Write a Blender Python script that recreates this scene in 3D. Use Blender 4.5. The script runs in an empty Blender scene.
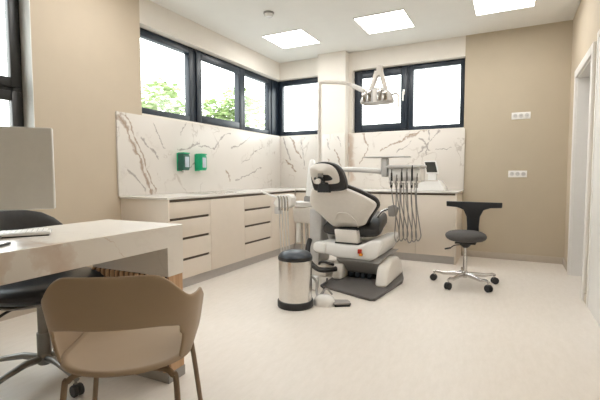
import bpy, bmesh, math, random
from mathutils import Vector, Matrix
random.seed(7)
C = bpy.context.scene.collection
PI = math.pi

# ------------------------------------------------------------------ materials
def new_mat(name):
    m = bpy.data.materials.new(name); m.use_nodes = True
    nt = m.node_tree
    return m, nt, nt.nodes['Principled BSDF']

def plain(name, col, rough=.5, metal=0, var=.04, scale=30, bump=0, coat=0, spec=None):
    m, nt, b = new_mat(name)
    tc = nt.nodes.new('ShaderNodeTexCoord'); n = nt.nodes.new('ShaderNodeTexNoise')
    n.inputs['Scale'].default_value = scale; n.inputs['Detail'].default_value = 3
    nt.links.new(tc.outputs['Object'], n.inputs['Vector'])
    r = nt.nodes.new('ShaderNodeValToRGB')
    r.color_ramp.elements[0].position = .3; r.color_ramp.elements[1].position = .7
    r.color_ramp.elements[0].color = (*[c*(1-var) for c in col], 1)
    r.color_ramp.elements[1].color = (*[min(1, c*(1+var)) for c in col], 1)
    nt.links.new(n.outputs['Fac'], r.inputs['Fac']); nt.links.new(r.outputs['Color'], b.inputs['Base Color'])
    b.inputs['Roughness'].default_value = rough; b.inputs['Metallic'].default_value = metal
    if coat: b.inputs['Coat Weight'].default_value = coat
    if spec is not None: b.inputs['Specular IOR Level'].default_value = spec
    if bump:
        bp = nt.nodes.new('ShaderNodeBump'); bp.inputs['Strength'].default_value = bump; bp.inputs['Distance'].default_value = .002
        nt.links.new(n.outputs['Fac'], bp.inputs['Height']); nt.links.new(bp.outputs['Normal'], b.inputs['Normal'])
    return m

def emis(name, col, s):
    m, nt, b = new_mat(name)
    b.inputs['Base Color'].default_value = (.9, .9, .9, 1)
    b.inputs['Emission Color'].default_value = (*col, 1); b.inputs['Emission Strength'].default_value = s
    return m

def glass_mat():
    m, nt, b = new_mat('window_glass')
    out = nt.nodes['Material Output']; nt.nodes.remove(b)
    t = nt.nodes.new('ShaderNodeBsdfTransparent'); g = nt.nodes.new('ShaderNodeBsdfGlossy'); g.inputs['Roughness'].default_value = 0
    t.inputs['Color'].default_value = (.96, .98, .97, 1)
    lw = nt.nodes.new('ShaderNodeLayerWeight'); lw.inputs['Blend'].default_value = .5
    pw = nt.nodes.new('ShaderNodeMath'); pw.operation = 'POWER'; pw.inputs[1].default_value = 5
    ad = nt.nodes.new('ShaderNodeMath'); ad.operation = 'MULTIPLY_ADD'; ad.inputs[1].default_value = .9; ad.inputs[2].default_value = .03
    mx = nt.nodes.new('ShaderNodeMixShader')
    nt.links.new(lw.outputs['Facing'], pw.inputs[0]); nt.links.new(pw.outputs[0], ad.inputs[0])
    nt.links.new(ad.outputs[0], mx.inputs[0]); nt.links.new(t.outputs[0], mx.inputs[1]); nt.links.new(g.outputs[0], mx.inputs[2])
    nt.links.new(mx.outputs[0], out.inputs[0])
    return m

def marble(name, base, axis, veins, seed=0., rough=.25, faint=.6):
    """pale marble: each vein is a wandering line of its own in the slab (u, z, u, z, width, tone), plus faint clouding"""
    m, nt, b = new_mat(name); N = nt.nodes; L = nt.links
    tc = N.new('ShaderNodeTexCoord'); sp = N.new('ShaderNodeSeparateXYZ'); L.new(tc.outputs['Object'], sp.inputs[0])
    def mt(op, a, b_=None, c=None):
        m_ = N.new('ShaderNodeMath'); m_.operation = op
        for i, v in enumerate((a, b_, c)):
            if v is None: continue
            if isinstance(v, (int, float)): m_.inputs[i].default_value = v
            else: L.new(v, m_.inputs[i])
        return m_.outputs[0]
    def noise(scale, detail=2, rgh=.5, off=0., dist=0):
        mp = N.new('ShaderNodeMapping'); mp.inputs['Location'].default_value = (seed+off, off*2, -off); L.new(tc.outputs['Object'], mp.inputs['Vector'])
        n = N.new('ShaderNodeTexNoise'); n.inputs['Scale'].default_value = scale; n.inputs['Detail'].default_value = detail
        n.inputs['Roughness'].default_value = rgh; n.inputs['Distortion'].default_value = dist
        L.new(mp.outputs[0], n.inputs['Vector']); return n.outputs['Fac']
    n1, n2, wn = noise(3.5, 6, .62, 0), noise(3.5, 6, .62, 4.3), noise(14, 3, .6, 8.1)
    u = mt('ADD', sp.outputs[axis], mt('MULTIPLY_ADD', n1, .22, -.11)); z = mt('ADD', sp.outputs['Z'], mt('MULTIPLY_ADD', n2, .22, -.11))
    wk = mt('MAXIMUM', mt('MULTIPLY_ADD', wn, 3.4, -.9), .15)
    tones = {0: (.30, .20, .13), 1: (.30, .27, .25), 2: (.60, .47, .38)}; acc = {}
    for (u0, z0, u1, z1, w, k) in veins:
        le = math.hypot(u1-u0, z1-z0); du, dz = (u1-u0)/le, (z1-z0)/le
        pu, pz = mt('SUBTRACT', u, u0), mt('SUBTRACT', z, z0)
        t = mt('ADD', mt('MULTIPLY', pu, du), mt('MULTIPLY', pz, dz))
        tcl = mt('MINIMUM', mt('MAXIMUM', t, 0.), le)
        ex, ez = mt('SUBTRACT', pu, mt('MULTIPLY', tcl, du)), mt('SUBTRACT', pz, mt('MULTIPLY', tcl, dz))
        d = mt('SQRT', mt('ADD', mt('MULTIPLY', ex, ex), mt('MULTIPLY', ez, ez)))
        v = mt('SUBTRACT', 1., mt('MINIMUM', mt('DIVIDE', d, mt('MULTIPLY', wk, w*1.9)), 1.))
        acc[k] = v if k not in acc else mt('MAXIMUM', acc[k], v)
    # hair-fine background veining
    a_ = mt('ABSOLUTE', mt('SUBTRACT', noise(2.2, 5, .55, 11., .4), .5))
    hair = mt('MULTIPLY', mt('SUBTRACT', 1., mt('MINIMUM', mt('DIVIDE', a_, .016), 1.)), mt('MINIMUM', mt('MAXIMUM', mt('MULTIPLY_ADD', noise(3., 2, .5, 15.), 6., -2.6), 0.), 1.))
    layers = [(mt('MULTIPLY', noise(1.6, 4, .5, 20.), .22), (.70, .62, .54)), (mt('MULTIPLY', hair, faint), (.42, .36, .31))]
    for k, v in acc.items(): layers.append((mt('MULTIPLY', mt('POWER', v, .7), .85 if k < 2 else .75), tones[k]))
    prev = None
    for fac, c in layers:
        mx = N.new('ShaderNodeMix'); mx.data_type = 'RGBA'; L.new(fac, mx.inputs[0])
        if prev is None: mx.inputs[6].default_value = (*base, 1)
        else: L.new(prev, mx.inputs[6])
        mx.inputs[7].default_value = (*c, 1); prev = mx.outputs[2]
    L.new(prev, b.inputs['Base Color']); b.inputs['Roughness'].default_value = rough
    return m

def wood(name, c1, c2):
    m, nt, b = new_mat(name); N = nt.nodes; L = nt.links
    tc = N.new('ShaderNodeTexCoord'); mp = N.new('ShaderNodeMapping'); mp.inputs['Scale'].default_value = (14, 14, 1.2)
    L.new(tc.outputs['Object'], mp.inputs['Vector'])
    n = N.new('ShaderNodeTexNoise'); n.inputs['Scale'].default_value = 4; n.inputs['Detail'].default_value = 5; n.inputs['Distortion'].default_value = .6
    L.new(mp.outputs[0], n.inputs['Vector'])
    r = N.new('ShaderNodeValToRGB'); r.color_ramp.elements[0].color = (*c1, 1); r.color_ramp.elements[1].color = (*c2, 1)
    r.color_ramp.elements[0].position = .35; r.color_ramp.elements[1].position = .65
    L.new(n.outputs['Fac'], r.inputs['Fac']); L.new(r.outputs[0], b.inputs['Base Color']); b.inputs['Roughness'].default_value = .5
    return m

def floor_mat():
    m, nt, b = new_mat('vinyl_floor'); N = nt.nodes; L = nt.links
    tc = N.new('ShaderNodeTexCoord'); mp = N.new('ShaderNodeMapping'); mp.inputs['Scale'].default_value = (3, 1, 1); mp.inputs['Rotation'].default_value = (0, 0, 1.2)
    L.new(tc.outputs['Object'], mp.inputs['Vector'])
    n = N.new('ShaderNodeTexNoise'); n.inputs['Scale'].default_value = 9; n.inputs['Detail'].default_value = 8; n.inputs['Roughness'].default_value = .75
    L.new(mp.outputs[0], n.inputs['Vector'])
    r = N.new('ShaderNodeValToRGB'); r.color_ramp.elements[0].position = .35; r.color_ramp.elements[1].position = .62
    r.color_ramp.elements[0].color = (.72, .665, .60, 1); r.color_ramp.elements[1].color = (.77, .715, .655, 1)
    L.new(n.outputs['Fac'], r.inputs['Fac']); L.new(r.outputs[0], b.inputs['Base Color'])
    b.inputs['Roughness'].default_value = .42
    return m

M = dict(
    beige=plain('beige_wall_paint', (.565, .48, .37), .75, var=.015, scale=6, bump=.1),
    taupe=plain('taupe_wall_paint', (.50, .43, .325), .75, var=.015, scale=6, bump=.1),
    cream=plain('cream_wall_paint', (.80, .755, .69), .75, var=.012, scale=6, bump=.1),
    ceil=plain('white_ceiling_paint', (.84, .835, .81), .8, var=.01, scale=6),
    floor=floor_mat(),
    navy=plain('slate_navy_aluminium', (.013, .022, .036), .38, var=.05),
    dark_frame=plain('black_brown_aluminium', (.018, .017, .016), .35, var=.05),
    glass=glass_mat(),
    white_pl=plain('white_gloss_plastic', (.86, .85, .83), .25, var=.015, coat=.3),
    warm_pl=plain('warm_white_plastic', (.76, .72, .67), .35, var=.02),
    white_trim=plain('white_trim_paint', (.80, .78, .75), .4, var=.01),
    door_white=plain('door_leaf_white', (.80, .79, .77), .4, var=.01),
    door_grey=plain('door_leaf_grey', (.42, .40, .38), .45, var=.02),
    skirt=plain('greige_skirting_vinyl', (.50, .44, .37), .5, var=.02),
    cab=plain('sand_laminate', (.74, .66, .57), .45, var=.012, scale=12),
    cab_gap=plain('dark_bronze_profile', (.09, .065, .045), .4, var=.1),
    plinth=plain('grey_plinth_laminate', (.50, .475, .455), .4, var=.03),
    stone=plain('pale_quartz_worktop', (.76, .73, .69), .25, var=.02, scale=60),
    marble=marble('veined_marble_long', (.76, .73, .69), 'Y', [(-1.436, 0.707, -1.093, 0.036, 0.016, 0), (-1.377, 0.714, -1.029, 0.034, 0.008, 0), (-1.37, 0.249, -1.185, 0.049, 0.008, 1), (-1.188, 0.538, -0.986, 0.374, 0.009, 1), (-0.734, 0.463, -0.379, 0.544, 0.007, 1), (-0.38, 0.521, -0.133, 0.537, 0.006, 1), (-0.17, 0.534, 0.203, 0.707, 0.008, 1), (0.178, 0.512, 0.648, 0.706, 0.007, 1), (0.296, 0.103, 0.918, 0.32, 0.008, 1), (0.091, 0.255, 0.169, 0.092, 0.008, 0), (-0.688, 0.247, -0.281, 0.332, 0.006, 1), (-0.597, 0.788, -0.692, 0.619, 0.005, 1), (0.432, 0.324, 0.922, 0.574, 0.004, 1), (-1.072, 0.713, -0.896, 0.449, 0.004, 1)], 3.1),
    marble_c=marble('veined_marble_corner', (.76, .73, .69), 'X', [(-0.296, 0.754, -0.176, 0.418, 0.008, 1), (-0.174, 0.764, 0.012, 0.444, 0.012, 0), (-0.005, 0.712, 0.062, 0.339, 0.006, 1), (-0.245, 0.419, -0.073, 0.236, 0.006, 0)], 5.),
    marble_k=marble('veined_marble_column', (.76, .73, .69), 'X', [(-0.085, 0.683, -0.039, 0.541, 0.006, 1), (0.111, 0.702, 0.141, 0.577, 0.006, 1), (0.022, 0.539, 0.157, 0.328, 0.006, 0), (-0.085, 0.402, -0.023, 0.232, 0.005, 0)], 7.),
    marble_r=marble('veined_marble_right', (.76, .725, .68), 'X', [(-0.509, 0.766, -0.45, 0.573, 0.01, 0), (-0.45, 0.573, -0.549, 0.355, 0.006, 0), (-0.309, 0.487, 0.04, 0.688, 0.008, 0), (0.04, 0.688, 0.32, 0.765, 0.012, 0), (0.236, 0.473, 0.492, 0.756, 0.012, 1), (0.258, 0.665, 0.373, 0.52, 0.008, 1), (0.369, 0.787, 0.337, 0.445, 0.007, 1), (-0.713, 0.735, -0.68, 0.147, 0.03, 2), (0.144, 0.644, -0.064, 0.494, 0.004, 1), (0.639, 0.525, 0.447, 0.505, 0.003, 1)], 9.),
    marble_d=marble('veined_marble_desk', (.80, .765, .715), 'Y', [(-0.687, 0.772, -0.626, 0.658, 0.04, 2), (-0.835, 0.743, -0.826, 0.676, 0.03, 2), (-0.438, 0.774, -0.342, 0.692, 0.0014, 2)], 14., faint=.12),
    wood=wood('warm_oak', (.50, .30, .165), (.62, .40, .24)),
    slat=wood('shaded_oak_slat', (.07, .05, .036), (.105, .075, .053)),  # darker copy of the oak, shade put into the colour; not assigned
    black=plain('black_plastic', (.012, .012, .013), .4, var=.1),
    rubber=plain('black_rubber', (.03, .028, .028), .65, var=.1),
    leather=plain('black_leather', (.014, .015, .018), .33, var=.15, scale=80, bump=.3),
    vinyl=plain('charcoal_upholstery', (.026, .024, .023), .5, var=.1, scale=60, bump=.2),
    grey_fab=plain('grey_seat_fabric', (.075, .07, .068), .8, var=.12, scale=120, bump=.5),
    chrome=plain('chrome_metal', (.62, .60, .58), .14, 1, var=.02),
    steel=plain('brushed_steel', (.72, .70, .67), .24, 1, var=.05, scale=80),
    alu=plain('satin_aluminium', (.26, .25, .235), .4, .85, var=.04),
    bronze=plain('bronze_tube_metal', (.24, .175, .12), .4, .6, var=.05),
    shell=plain('taupe_shell_plastic', (.37, .275, .185), .5, var=.02, scale=10),
    grey_pl=plain('grey_plastic', (.30, .285, .27), .45, var=.03),
    mid_pl=plain('light_grey_plastic', (.60, .59, .58), .4, var=.03),
    plate=plain('dark_grey_base_cover', (.115, .105, .10), .5, var=.06),
    slate_pl=plain('blue_black_plastic', (.03, .04, .055), .3, var=.06),
    mon=plain('grey_monitor_plastic', (.72, .71, .68), .5, var=.02),
    screen=plain('dark_glass_screen', (.05, .05, .045), .12, var=.05),
    green_d=plain('dark_green_plastic', (.03, .13, .09), .3, var=.1),
    green=plain('bright_green_plastic', (.005, .42, .20), .3, var=.05),
    label=plain('pale_blue_label', (.55, .62, .68), .5, var=.04),
    red=plain('red_plastic', (.50, .03, .01), .4, var=.05),
    amber=plain('amber_plastic', (.75, .28, .02), .4, var=.05),
    hose=plain('grey_silicone_hose', (.24, .225, .21), .45, var=.05),
    light=emis('led_panel_glow', (1, .985, .96), 8.0),
    leaf=plain('hazed_green_foliage', (.42, .50, .27), .7, var=.35, scale=1.5),  # leaves paled: overexposure and haze put into the colour
    leaf2=plain('washed_green_foliage', (.38, .48, .22), .7, var=.35, scale=1.5),  # second leaf tone, lightened for the same haze
    bark=plain('grey_brown_bark', (.20, .15, .10), .9, var=.3),
    ground=plain('pale_gravel', (.45, .43, .38), .9, var=.1, scale=4),
    lawn=plain('pale_paving', (.34, .335, .32), .9, var=.2, scale=4),
)

# ------------------------------------------------------------------ mesh helpers
def BM(): return bmesh.new()
def box(bm, x0, x1, y0, y1, z0, z1, bev=0, seg=2, mi=0, mat=None):
    b = bmesh.new()
    vs = [b.verts.new((x, y, z)) for z in (z0, z1) for y in (y0, y1) for x in (x0, x1)]
    for f in ((0,2,3,1),(4,5,7,6),(0,1,5,4),(2,6,7,3),(0,4,6,2),(1,3,7,5)): b.faces.new([vs[i] for i in f])
    if bev: bmesh.ops.bevel(b, geom=b.edges[:], offset=bev, segments=seg, profile=.5, affect='EDGES')
    merge(bm, b, mat, mi); return bm
def merge(bm, b, mat=None, mi=0):
    if mat is not None: bmesh.ops.transform(b, matrix=mat, verts=b.verts[:])
    mp = {v: bm.verts.new(v.co) for v in b.verts}
    for f in b.faces:
        try: nf = bm.faces.new([mp[v] for v in f.verts]); nf.material_index = mi; nf.smooth = f.smooth
        except ValueError: pass
    b.free()
def prism(bm, pts, a0, a1, axis='z', bev=0, seg=2, mat=None, mi=0):
    """outline pts (2D) swept along an axis: z -> (x,y), y -> (x,z), x -> (y,z)"""
    b = bmesh.new()
    def P(p, a): return {'z': (p[0], p[1], a), 'y': (p[0], a, p[1]), 'x': (a, p[0], p[1])}[axis]
    lo = [b.verts.new(P(p, a0)) for p in pts]; hi = [b.verts.new(P(p, a1)) for p in pts]; n = len(pts)
    b.faces.new(lo[::-1]); b.faces.new(hi)
    for i in range(n): b.faces.new((lo[i], lo[(i+1) % n], hi[(i+1) % n], hi[i]))
    bmesh.ops.recalc_face_normals(b, faces=b.faces[:])
    if bev: bmesh.ops.bevel(b, geom=b.edges[:], offset=bev, segments=seg, profile=.5, affect='EDGES')
    merge(bm, b, mat, mi); return bm
def smooth_pts(pts, k=6, closed=False):
    """Catmull-Rom through pts (any dimension)"""
    P = [Vector(p) for p in pts]; n = len(P); out = []
    rng = range(n) if closed else range(n-1)
    for i in rng:
        if closed: a, b, c, d = P[(i-1) % n], P[i], P[(i+1) % n], P[(i+2) % n]
        else: a, b, c, d = P[max(i-1, 0)], P[i], P[i+1], P[min(i+2, n-1)]
        for j in range(k):
            t = j/k
            out.append(.5*((2*b)+(c-a)*t+(2*a-5*b+4*c-d)*t*t+(3*b-a-3*c+d)*t**3))
    if not closed: out.append(P[-1])
    return out
def tube(bm, pts, r, seg=10, smooth=True, k=6, r1=None, mat=None):
    P = smooth_pts(pts, k) if smooth and len(pts) > 2 else [Vector(p) for p in pts]
    b = bmesh.new(); n = len(P); rings = []
    T = [(P[min(i+1, n-1)]-P[max(i-1, 0)]).normalized() for i in range(n)]
    up = Vector((0, 0, 1)) if abs(T[0].z) < .9 else Vector((1, 0, 0))
    U = (up-T[0]*up.dot(T[0])).normalized()
    for i in range(n):
        U = (U-T[i]*U.dot(T[i]))
        U = U.normalized() if U.length > 1e-6 else T[i].orthogonal().normalized()
        V = T[i].cross(U); rr = r if r1 is None else r+(r1-r)*i/(n-1)
        rings.append([b.verts.new(P[i]+rr*(math.cos(a)*U+math.sin(a)*V)) for a in [2*PI*j/seg for j in range(seg)]])
    for i in range(n-1):
        for j in range(seg):
            f = b.faces.new((rings[i][j], rings[i][(j+1) % seg], rings[i+1][(j+1) % seg], rings[i+1][j])); f.smooth = True
    b.faces.new(rings[0][::-1]); b.faces.new(rings[-1])
    merge(bm, b, mat); return bm
def lathe(bm, prof, cx=0, cy=0, seg=32, mat=None, cap=True, smooth=True):
    b = bmesh.new(); rings = []
    for r, z in prof:
        rings.append([b.verts.new((cx+r*math.cos(2*PI*j/seg), cy+r*math.sin(2*PI*j/seg), z)) for j in range(seg)])
    for i in range(len(prof)-1):
        for j in range(seg):
            f = b.faces.new((rings[i][j], rings[i][(j+1) % seg], rings[i+1][(j+1) % seg], rings[i+1][j])); f.smooth = smooth
    if cap: b.faces.new(rings[0][::-1]); b.faces.new(rings[-1])
    merge(bm, b, mat); return bm
def loft(bm, rings, mat=None, cap=True, closed=True):
    """rings: lists of 3D points with equal counts"""
    b = bmesh.new(); R = [[b.verts.new(p) for p in r] for r in rings]; n = len(R[0])
    for i in range(len(R)-1):
        for j in range(n if closed else n-1):
            f = b.faces.new((R[i][j], R[i][(j+1) % n], R[i+1][(j+1) % n], R[i+1][j])); f.smooth = True
    if cap: b.faces.new(R[0][::-1]); b.faces.new(R[-1])
    bmesh.ops.recalc_face_normals(b, faces=b.faces[:])
    merge(bm, b, mat); return bm

WM = {}                      # world matrices of things, kept by hand
def obj(name, bm, mat, parent=None, world=False, label=None, smooth=None):
    me = bpy.data.meshes.new(name); 
    if world and parent is not None:
        bmesh.ops.transform(bm, matrix=WM[root_of(parent)].inverted(), verts=bm.verts[:])
    bmesh.ops.recalc_face_normals(bm, faces=bm.faces[:])
    bm.to_mesh(me); bm.free()
    me.set_sharp_from_angle(angle=math.radians(38))
    for m in (mat if isinstance(mat, (list, tuple)) else [mat]): me.materials.append(m)
    o = bpy.data.objects.new(name, me); C.objects.link(o); o.parent = parent
    if label: o['label'] = label
    if smooth is not None:
        for p in me.polygons: p.use_smooth = smooth
    return o
def root_of(o):
    while o.parent: o = o.parent
    return o.name
def thing(name, label, cat, loc=(0, 0, 0), rz=0, group=None):
    o = bpy.data.objects.new(name, None); C.objects.link(o); o.empty_display_size = .1
    o.location = loc; o.rotation_euler = (0, 0, rz)
    o['label'] = label; o['category'] = cat
    if group: o['group'] = group
    WM[o.name] = Matrix.Translation(loc) @ Matrix.Rotation(rz, 4, 'Z')
    return o
def single(name, bm, mat, label, cat, origin=(0, 0, 0), group=None, kind=None, smooth=None):
    bmesh.ops.transform(bm, matrix=Matrix.Translation(-Vector(origin)), verts=bm.verts[:])
    o = obj(name, bm, mat, smooth=smooth); o.location = origin; o['label'] = label; o['category'] = cat
    if group: o['group'] = group
    if kind: o['kind'] = kind
    return o
def struct(name, bm, mat, parent=None):
    o = obj(name, bm, mat, parent)
    if parent is None: o['kind'] = 'structure'
    return o
def struct_root(name):
    o = bpy.data.objects.new(name, None); C.objects.link(o); o['kind'] = 'structure'; WM[o.name] = Matrix(); return o
def dup(root, loc, rz=0, label=None):
    def cp(o, par):
        c = o.copy(); C.objects.link(c); c.parent = par
        for ch in list(o.children): cp(ch, c)
        return c
    kids = list(root.children)
    r = root.copy(); C.objects.link(r); r.location = loc; r.rotation_euler = (0, 0, rz)
    for k in kids: cp(k, r)
    if label: r['label'] = label
    return r
def subsurf(o, lv=2):
    m = o.modifiers.new('soft', 'SUBSURF'); m.levels = lv; m.render_levels = lv
    for p in o.data.polygons: p.use_smooth = True
    return o
def solid(o, t, off=0):
    m = o.modifiers.new('thick', 'SOLIDIFY'); m.thickness = t; m.offset = off; return o

# ------------------------------------------------------------------ camera (eye about one metre above the floor)
f_px = 408.0; yaw = math.radians(-27.26); pit = math.radians(3.507); roll = math.radians(-.113)
F = Vector((math.sin(yaw)*math.cos(pit), math.cos(yaw)*math.cos(pit), -math.sin(pit)))
r0 = F.cross(Vector((0, 0, 1))).normalized(); u0 = r0.cross(F)
r1 = r0*math.cos(roll)+u0*math.sin(roll); u1 = -r0*math.sin(roll)+u0*math.cos(roll)
cam = bpy.data.cameras.new('camera'); cam.sensor_width = 36; cam.lens = f_px/600*36; cam.clip_start = .05
co = bpy.data.objects.new('camera', cam); C.objects.link(co)
co.matrix_world = Matrix(((r1.x, u1.x, -F.x, 0), (r1.y, u1.y, -F.y, 0), (r1.z, u1.z, -F.z, 1.02), (0, 0, 0, 1)))
bpy.context.scene.camera = co

# ------------------------------------------------------------------ room shell
XL, XR, YB, YF, ZC = -3.16, .565, 5.466, -2.6, 2.715
TH = .30
WZ0, WZ1 = 1.615, 2.462          # high window strip
b = BM(); box(b, XL-TH, XR+TH, YF-TH, YB+TH, -.1, 0); struct('floor', b, M['floor'])
b = BM(); box(b, XL-TH, XR+TH, YF-TH, YB+TH, ZC, ZC+.15); struct('ceiling', b, M['ceil'])
# left wall: beige up to the strip window, cream above and below it
b = BM()
NW0, NW1, NZ0 = .10, 1.822, .80     # tall window near the desk
box(b, XL-TH, XL, YF-TH, NW0, 0, ZC, mi=0)
box(b, XL-TH, XL, NW0, NW1, 0, NZ0, mi=0); box(b, XL-TH, XL, NW0, NW1, WZ1, ZC, mi=0)
box(b, XL-TH, XL, NW1, 2.825, 0, ZC, mi=0)
box(b, XL-TH, XL, 2.825, YB+TH, 0, WZ0, mi=1); box(b, XL-TH, XL, 2.825, YB+TH, WZ1, ZC, mi=1)
struct('wall_left', b, [M['beige'], M['cream']])
CX0, CX1, CY = -2.46, -2.045, 5.335   # column
WX1 = -.53
WX0 = -1.99     # left jamb of the right window
b = BM()
box(b, XL, CX0, YB, YB+TH, 0, WZ0, mi=0); box(b, XL, CX0, YB, YB+TH, WZ1, ZC, mi=0)
box(b, CX0, WX0, YB, YB+TH, 0, ZC, mi=0)
box(b, WX0, WX1, YB, YB+TH, 0, WZ0-.01, mi=0); box(b, WX0, WX1, YB, YB+TH, WZ1+.01, ZC, mi=0)
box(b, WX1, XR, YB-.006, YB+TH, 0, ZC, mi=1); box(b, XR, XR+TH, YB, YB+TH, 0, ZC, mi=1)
struct('wall_back', b, [M['cream'], M['taupe']])
b = BM(); box(b, CX0, CX1, CY, YB, 0, ZC); struct('column', b, M['cream'])
# right wall with a doorway
DY0, DY1, DZ = 3.985, 4.90, 1.985
b = BM()
box(b, XR, XR+TH, YF-TH, DY0, 0, ZC); box(b, XR, XR+TH, DY1, YB, 0, ZC); box(b, XR, XR+TH, DY0, DY1, DZ, ZC)
struct('wall_right', b, M['beige'])
b = BM(); box(b, XL, XR, YF-TH, YF, 0, ZC); struct('wall_front', b, M['cream'])
# skirtings
b = BM(); box(b, WX1+.01, XR, YB-.018, YB-.006, 0, .075, .003); struct('baseboard_back', b, M['skirt'])
b = BM(); box(b, XR-.014, XR, 3.802, DY0-.08, 0, .075, .003); box(b, XR-.014, XR, DY1+.08, YB-.018, 0, .075, .003); box(b, XR-.014, XR, YF, 2.748, 0, .075, .003)
struct('baseboard_right', b, M['skirt'])
b = BM(); box(b, XL, XL+.014, YF, 2.53, 0, .075, .003); struct('baseboard_left', b, M['skirt'])

# door 1: white lining and casing, grey leaf set back in the wall
d = struct_root('door_1')
b = BM()
box(b, XR, XR+TH-.02, DY0-.001, DY0+.02, 0, DZ); box(b, XR, XR+TH-.02, DY1-.02, DY1+.001, 0, DZ); box(b, XR, XR+TH-.02, DY0, DY1, DZ-.02, DZ)
obj('door_lining', b, M['white_trim'], d)
b = BM()
cw = .075
box(b, XR-.022, XR, DY0-cw+.01, DY0+.01, 0, DZ+cw-.01, .004); box(b, XR-.022, XR, DY1-.01, DY1+cw-.01, 0, DZ+cw-.01, .004)
box(b, XR-.022, XR, DY0+.01, DY1-.01, DZ-.01, DZ+cw-.01, .004)
obj('door_casing', b, M['white_trim'], d)
b = BM(); box(b, XR+.13, XR+.17, DY0+.02, DY1-.02, .005, DZ-.02, .002); leaf = obj('door_leaf', b, M['door_grey'], d)
b = BM(); tube(b, [(XR+.13, DY0+.09, .97), (XR+.085, DY0+.09, .97), (XR+.08, DY0+.13, .97), (XR+.08, DY0+.21, .97)], .008); obj('door_handle', b, M['steel'], leaf)
# door 2: flush white leaf nearer the camera
d = struct_root('door_2')
b = BM(); box(b, XR-.010, XR, 2.80, 3.75, .0, 2.03, .002); leaf = obj('door_leaf', b, M['door_white'], d)
b = BM(); box(b, XR-.016, XR, 3.75, 3.80, 0, 2.08, .003); box(b, XR-.016, XR, 2.75, 2.80, 0, 2.08, .003); box(b, XR-.016, XR, 2.80, 3.75, 2.03, 2.08, .003)
obj('door_casing', b, M['white_trim'], d)
b = BM(); tube(b, [(XR-.008, 2.90, .975), (XR-.055, 2.90, .975), (XR-.06, 2.94, .975), (XR-.06, 3.02, .975)], .009); obj('door_handle', b, M['black'], leaf)

# ------------------------------------------------------------------ windows
def rect_frame(b, axis, plane, depth, a0, a1, z0, z1, w, bev=.004):
    """a rectangular frame of bars; axis 'x': lies in x = plane (a is y); axis 'y': lies in y = plane (a is x)"""
    def bb(p, q, r, s):
        if axis == 'x': box(b, plane-depth, plane, p, q, r, s, bev)
        else: box(b, p, q, plane, plane+depth, r, s, bev)
    bb(a0, a0+w, z0, z1); bb(a1-w, a1, z0, z1); bb(a0+w, a1-w, z0, z0+w); bb(a0+w, a1-w, z1-w, z1)
def pane(axis, plane, a0, a1, z0, z1, parent):
    b = BM()
    if axis == 'x': box(b, plane-.006, plane, a0, a1, z0, z1)
    else: box(b, a0, a1, plane, plane+.006, z0, z1)
    return obj('glass_pane', b, M['glass'], parent)
def handle(x, y, z, axis, parent):
    b = BM()
    if axis == 'x':
        box(b, x, x+.012, y-.014, y+.014, z-.035, z+.035, .004); tube(b, [(x+.012, y, z), (x+.045, y, z), (x+.048, y, z-.03), (x+.048, y, z-.12)], .009)
    else:
        box(b, x-.014, x+.014, y-.012, y, z-.035, z+.035, .004); tube(b, [(x, y-.012, z), (x, y-.045, z), (x, y-.048, z-.03), (x, y-.048, z-.12)], .009)
    return obj('window_handle', b, M['white_pl'], parent)
WPX, WPY = -3.25, 5.555           # frame faces, set back in the walls
# window 1: strip along the left wall turning the corner
w = struct_root('window_1')
for (a0, a1, nm) in ((2.80, 3.66, 'window_frame'), (3.66, 4.60, 'window_frame'), (4.60, 5.36, 'window_frame')):
    b = BM(); rect_frame(b, 'x', WPX, .07, a0, a1, WZ0, WZ1, .075); fr = obj(nm, b, M['navy'], w)
    pane('x', WPX-.035, a0+.07, a1-.07, WZ0+.07, WZ1-.07, fr)
b = BM(); rect_frame(b, 'x', WPX+.018, .03, 3.69, 4.60, WZ0+.02, WZ1-.02, .085); sa = obj('opening_sash', b, M['navy'], w)
b = BM(); box(b, WPX-.07, WPX+.01, 5.36, WPY+.07, WZ0, WZ1, .004); obj('corner_post', b, M['navy'], w)
b = BM(); rect_frame(b, 'y', WPY, .07, WPX+.01, CX0, WZ0, WZ1, .075); fr = obj('window_frame', b, M['navy'], w)
pane('y', WPY+.035, WPX+.08, CX0-.07, WZ0+.07, WZ1-.07, fr)
# window 2: pair over the right-hand worktop
w = struct_root('window_2')
b = BM(); rect_frame(b, 'y', WPY, .07, WX0, -1.235, WZ0-.01, WZ1+.01, .085); fr = obj('window_frame', b, M['navy'], w)
pane('y', WPY+.035, WX0+.08, -1.31, WZ0+.07, WZ1-.07, fr)
b = BM(); rect_frame(b, 'y', WPY, .07, -1.235, WX1, WZ0-.01, WZ1+.01, .062); fr = obj('window_frame', b, M['navy'], w)
pane('y', WPY+.035, -1.18, WX1-.06, WZ0+.05, WZ1-.05, fr)
b = BM(); rect_frame(b, 'y', WPY-.018, .03, WX0+.03, -1.25, WZ0+.02, WZ1-.02, .085); sa = obj('opening_sash', b, M['navy'], w)
handle(-1.292, WPY-.018, 2.12, 'y', sa)
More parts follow.
